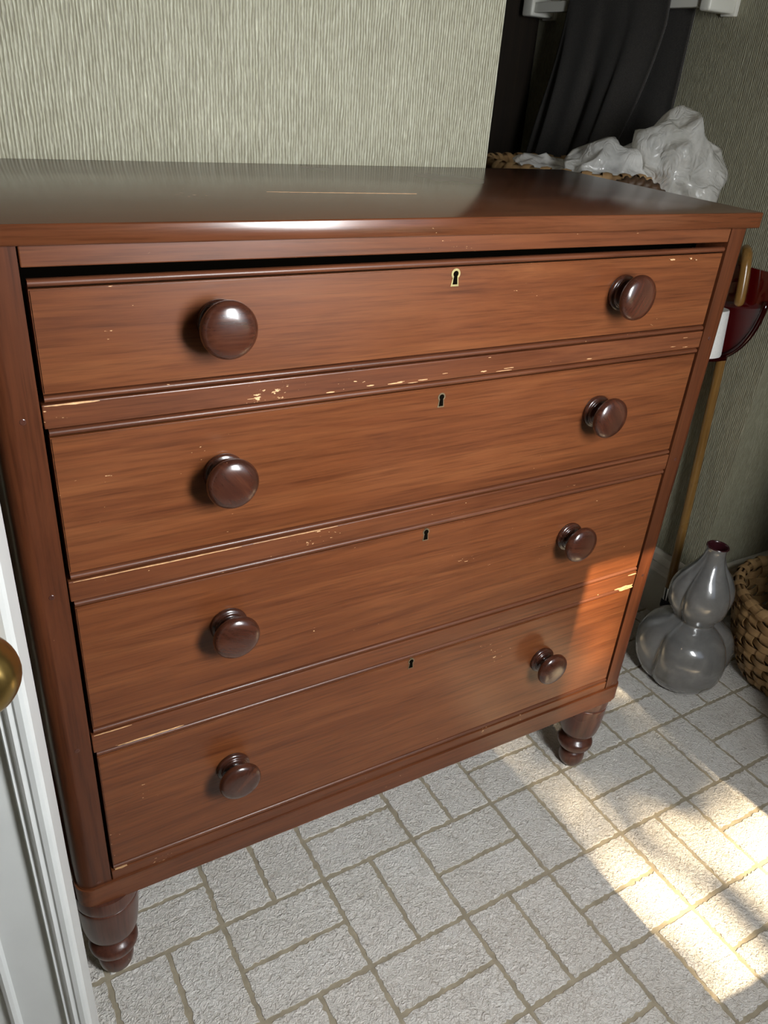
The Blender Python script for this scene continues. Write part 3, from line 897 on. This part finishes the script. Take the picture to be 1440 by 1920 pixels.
# dark braided handle folded down over the near rim
bm = bmesh.new(); secs = []
H0, H1 = Vector((1.105, 0.415, 1.112)), Vector((1.262, 0.415, 1.090))
for k in range(60):
    t = k/59; p = H0.lerp(H1, t) + Vector((0, 0, 0.014*math.sin(math.pi*t) - 0.02*(abs(2*t-1)**6)))
    ring = []
    for j_ in range(12):
        a = 2*math.pi*j_/12; q = 0.0105 + 0.0030*math.cos(2*a + k*0.75)
        ring.append(bm.verts.new(p + Vector((0, q*math.cos(a), q*math.sin(a)))))
    secs.append(ring)
for k in range(59):
    for j_ in range(12): bm.faces.new((secs[k][j_], secs[k][(j_+1) % 12], secs[k+1][(j_+1) % 12], secs[k+1][j_]))
bm.faces.new(secs[0][::-1]); bm.faces.new(secs[-1])
hd = obj('handle', bm, SPD, b2, 'all'); hd.location = (-1.232, -0.668, -0.62); hd['label'] = 'dark braided handle'
bpy.data.objects.remove(b3, do_unlink=True)

bin_ = empty('waste_bin', (1.315, 0.405, TH_Z))
tag(bin_, 'low rounded grey bin in shadow between dresser and vase', 'bin')
GREYP = simple('grey_plastic', (0.13, 0.125, 0.11), 0.5)
obj('bin_body', lathe(bmesh.new(), spline([(0.090, 0.0), (0.093, 0.006), (0.092, 0.06), (0.089, 0.105)], 3), 48), GREYP, bin_, 50)
obj('bin_lid', lathe(bmesh.new(), spline([(0.093, 0.105), (0.092, 0.112), (0.080, 0.134), (0.050, 0.150), (0.001, 0.155)], 3), 48), GREYP, bin_, 50)

# ------------------------------------------------------------------ tree outside the window (dapples the sunlight)
LEAF = simple('leaf', (0.05, 0.10, 0.03), 0.5)
tree = empty('garden_tree', (1.0, -8.4, -0.2))
tag(tree, 'leafy green tree growing outside the window', 'tree')
bm = bmesh.new(); rl = random.Random(11)
def leaf(bm, p, s):
    q = Vector((rl.uniform(-1, 1), rl.uniform(-1, 1), rl.uniform(-1, 1))).normalized(); w = q.orthogonal().normalized()*s*0.35
    q *= s; up_ = q.cross(w).normalized()*s*0.12
    a = [bm.verts.new(p - q*0.5), bm.verts.new(p + w + up_), bm.verts.new(p + q*0.6), bm.verts.new(p - w + up_)]
    bm.faces.new((a[0], a[1], a[2])); bm.faces.new((a[0], a[2], a[3]))
for k in range(1550):
    wz = rl.uniform(0.20, 2.3); x = rl.uniform(0.2, 1.9)
    hot = min((x-0.80)/0.08, (1.00-wz)/0.10, 1.0)
    if rl.random() < hot: continue
    if wz > 1.40 and rl.random() < 0.68: continue
    y = rl.uniform(-9.4, -7.2); z = wz + (YF - y)
    leaf(bm, Vector((x, y, z)), rl.uniform(0.10, 0.18))
fo = obj('foliage', bm, LEAF, tree); fo.location = (-1.0, 8.4, 0.2); fo['kind'] = 'stuff'
BARK = simple('bark', (0.10, 0.07, 0.045), 0.8)
tk = obj('trunk', tube(bmesh.new(), [(1.0, -8.4, -0.2), (1.05, -8.5, 2.6), (0.95, -8.4, 5.2), (1.0, -8.3, 8.0)], [0.20, 0.16, 0.12, 0.06], 12), BARK, tree, 60)
tk.location = (-1.0, 8.4, 0.2)
for k in range(6):
    a = k*1.05; b_ = obj('branch', tube(bmesh.new(), [(0.97, -8.4, 5.6+0.35*k), (0.97+0.4*math.cos(a), -8.3+0.5*math.sin(a), 6.3+0.35*k), (0.97+0.7*math.cos(a), -8.3+1.0*math.sin(a), 7.0+0.35*k)], [0.05, 0.03, 0.010], 8), BARK, tree, 60)
    b_.location = (-1.0, 8.4, 0.2)
struct('ground_1', box(-6, 8, -16, -1.31, -0.45, -0.2), simple('garden_ground', (0.10, 0.11, 0.05), 0.9))
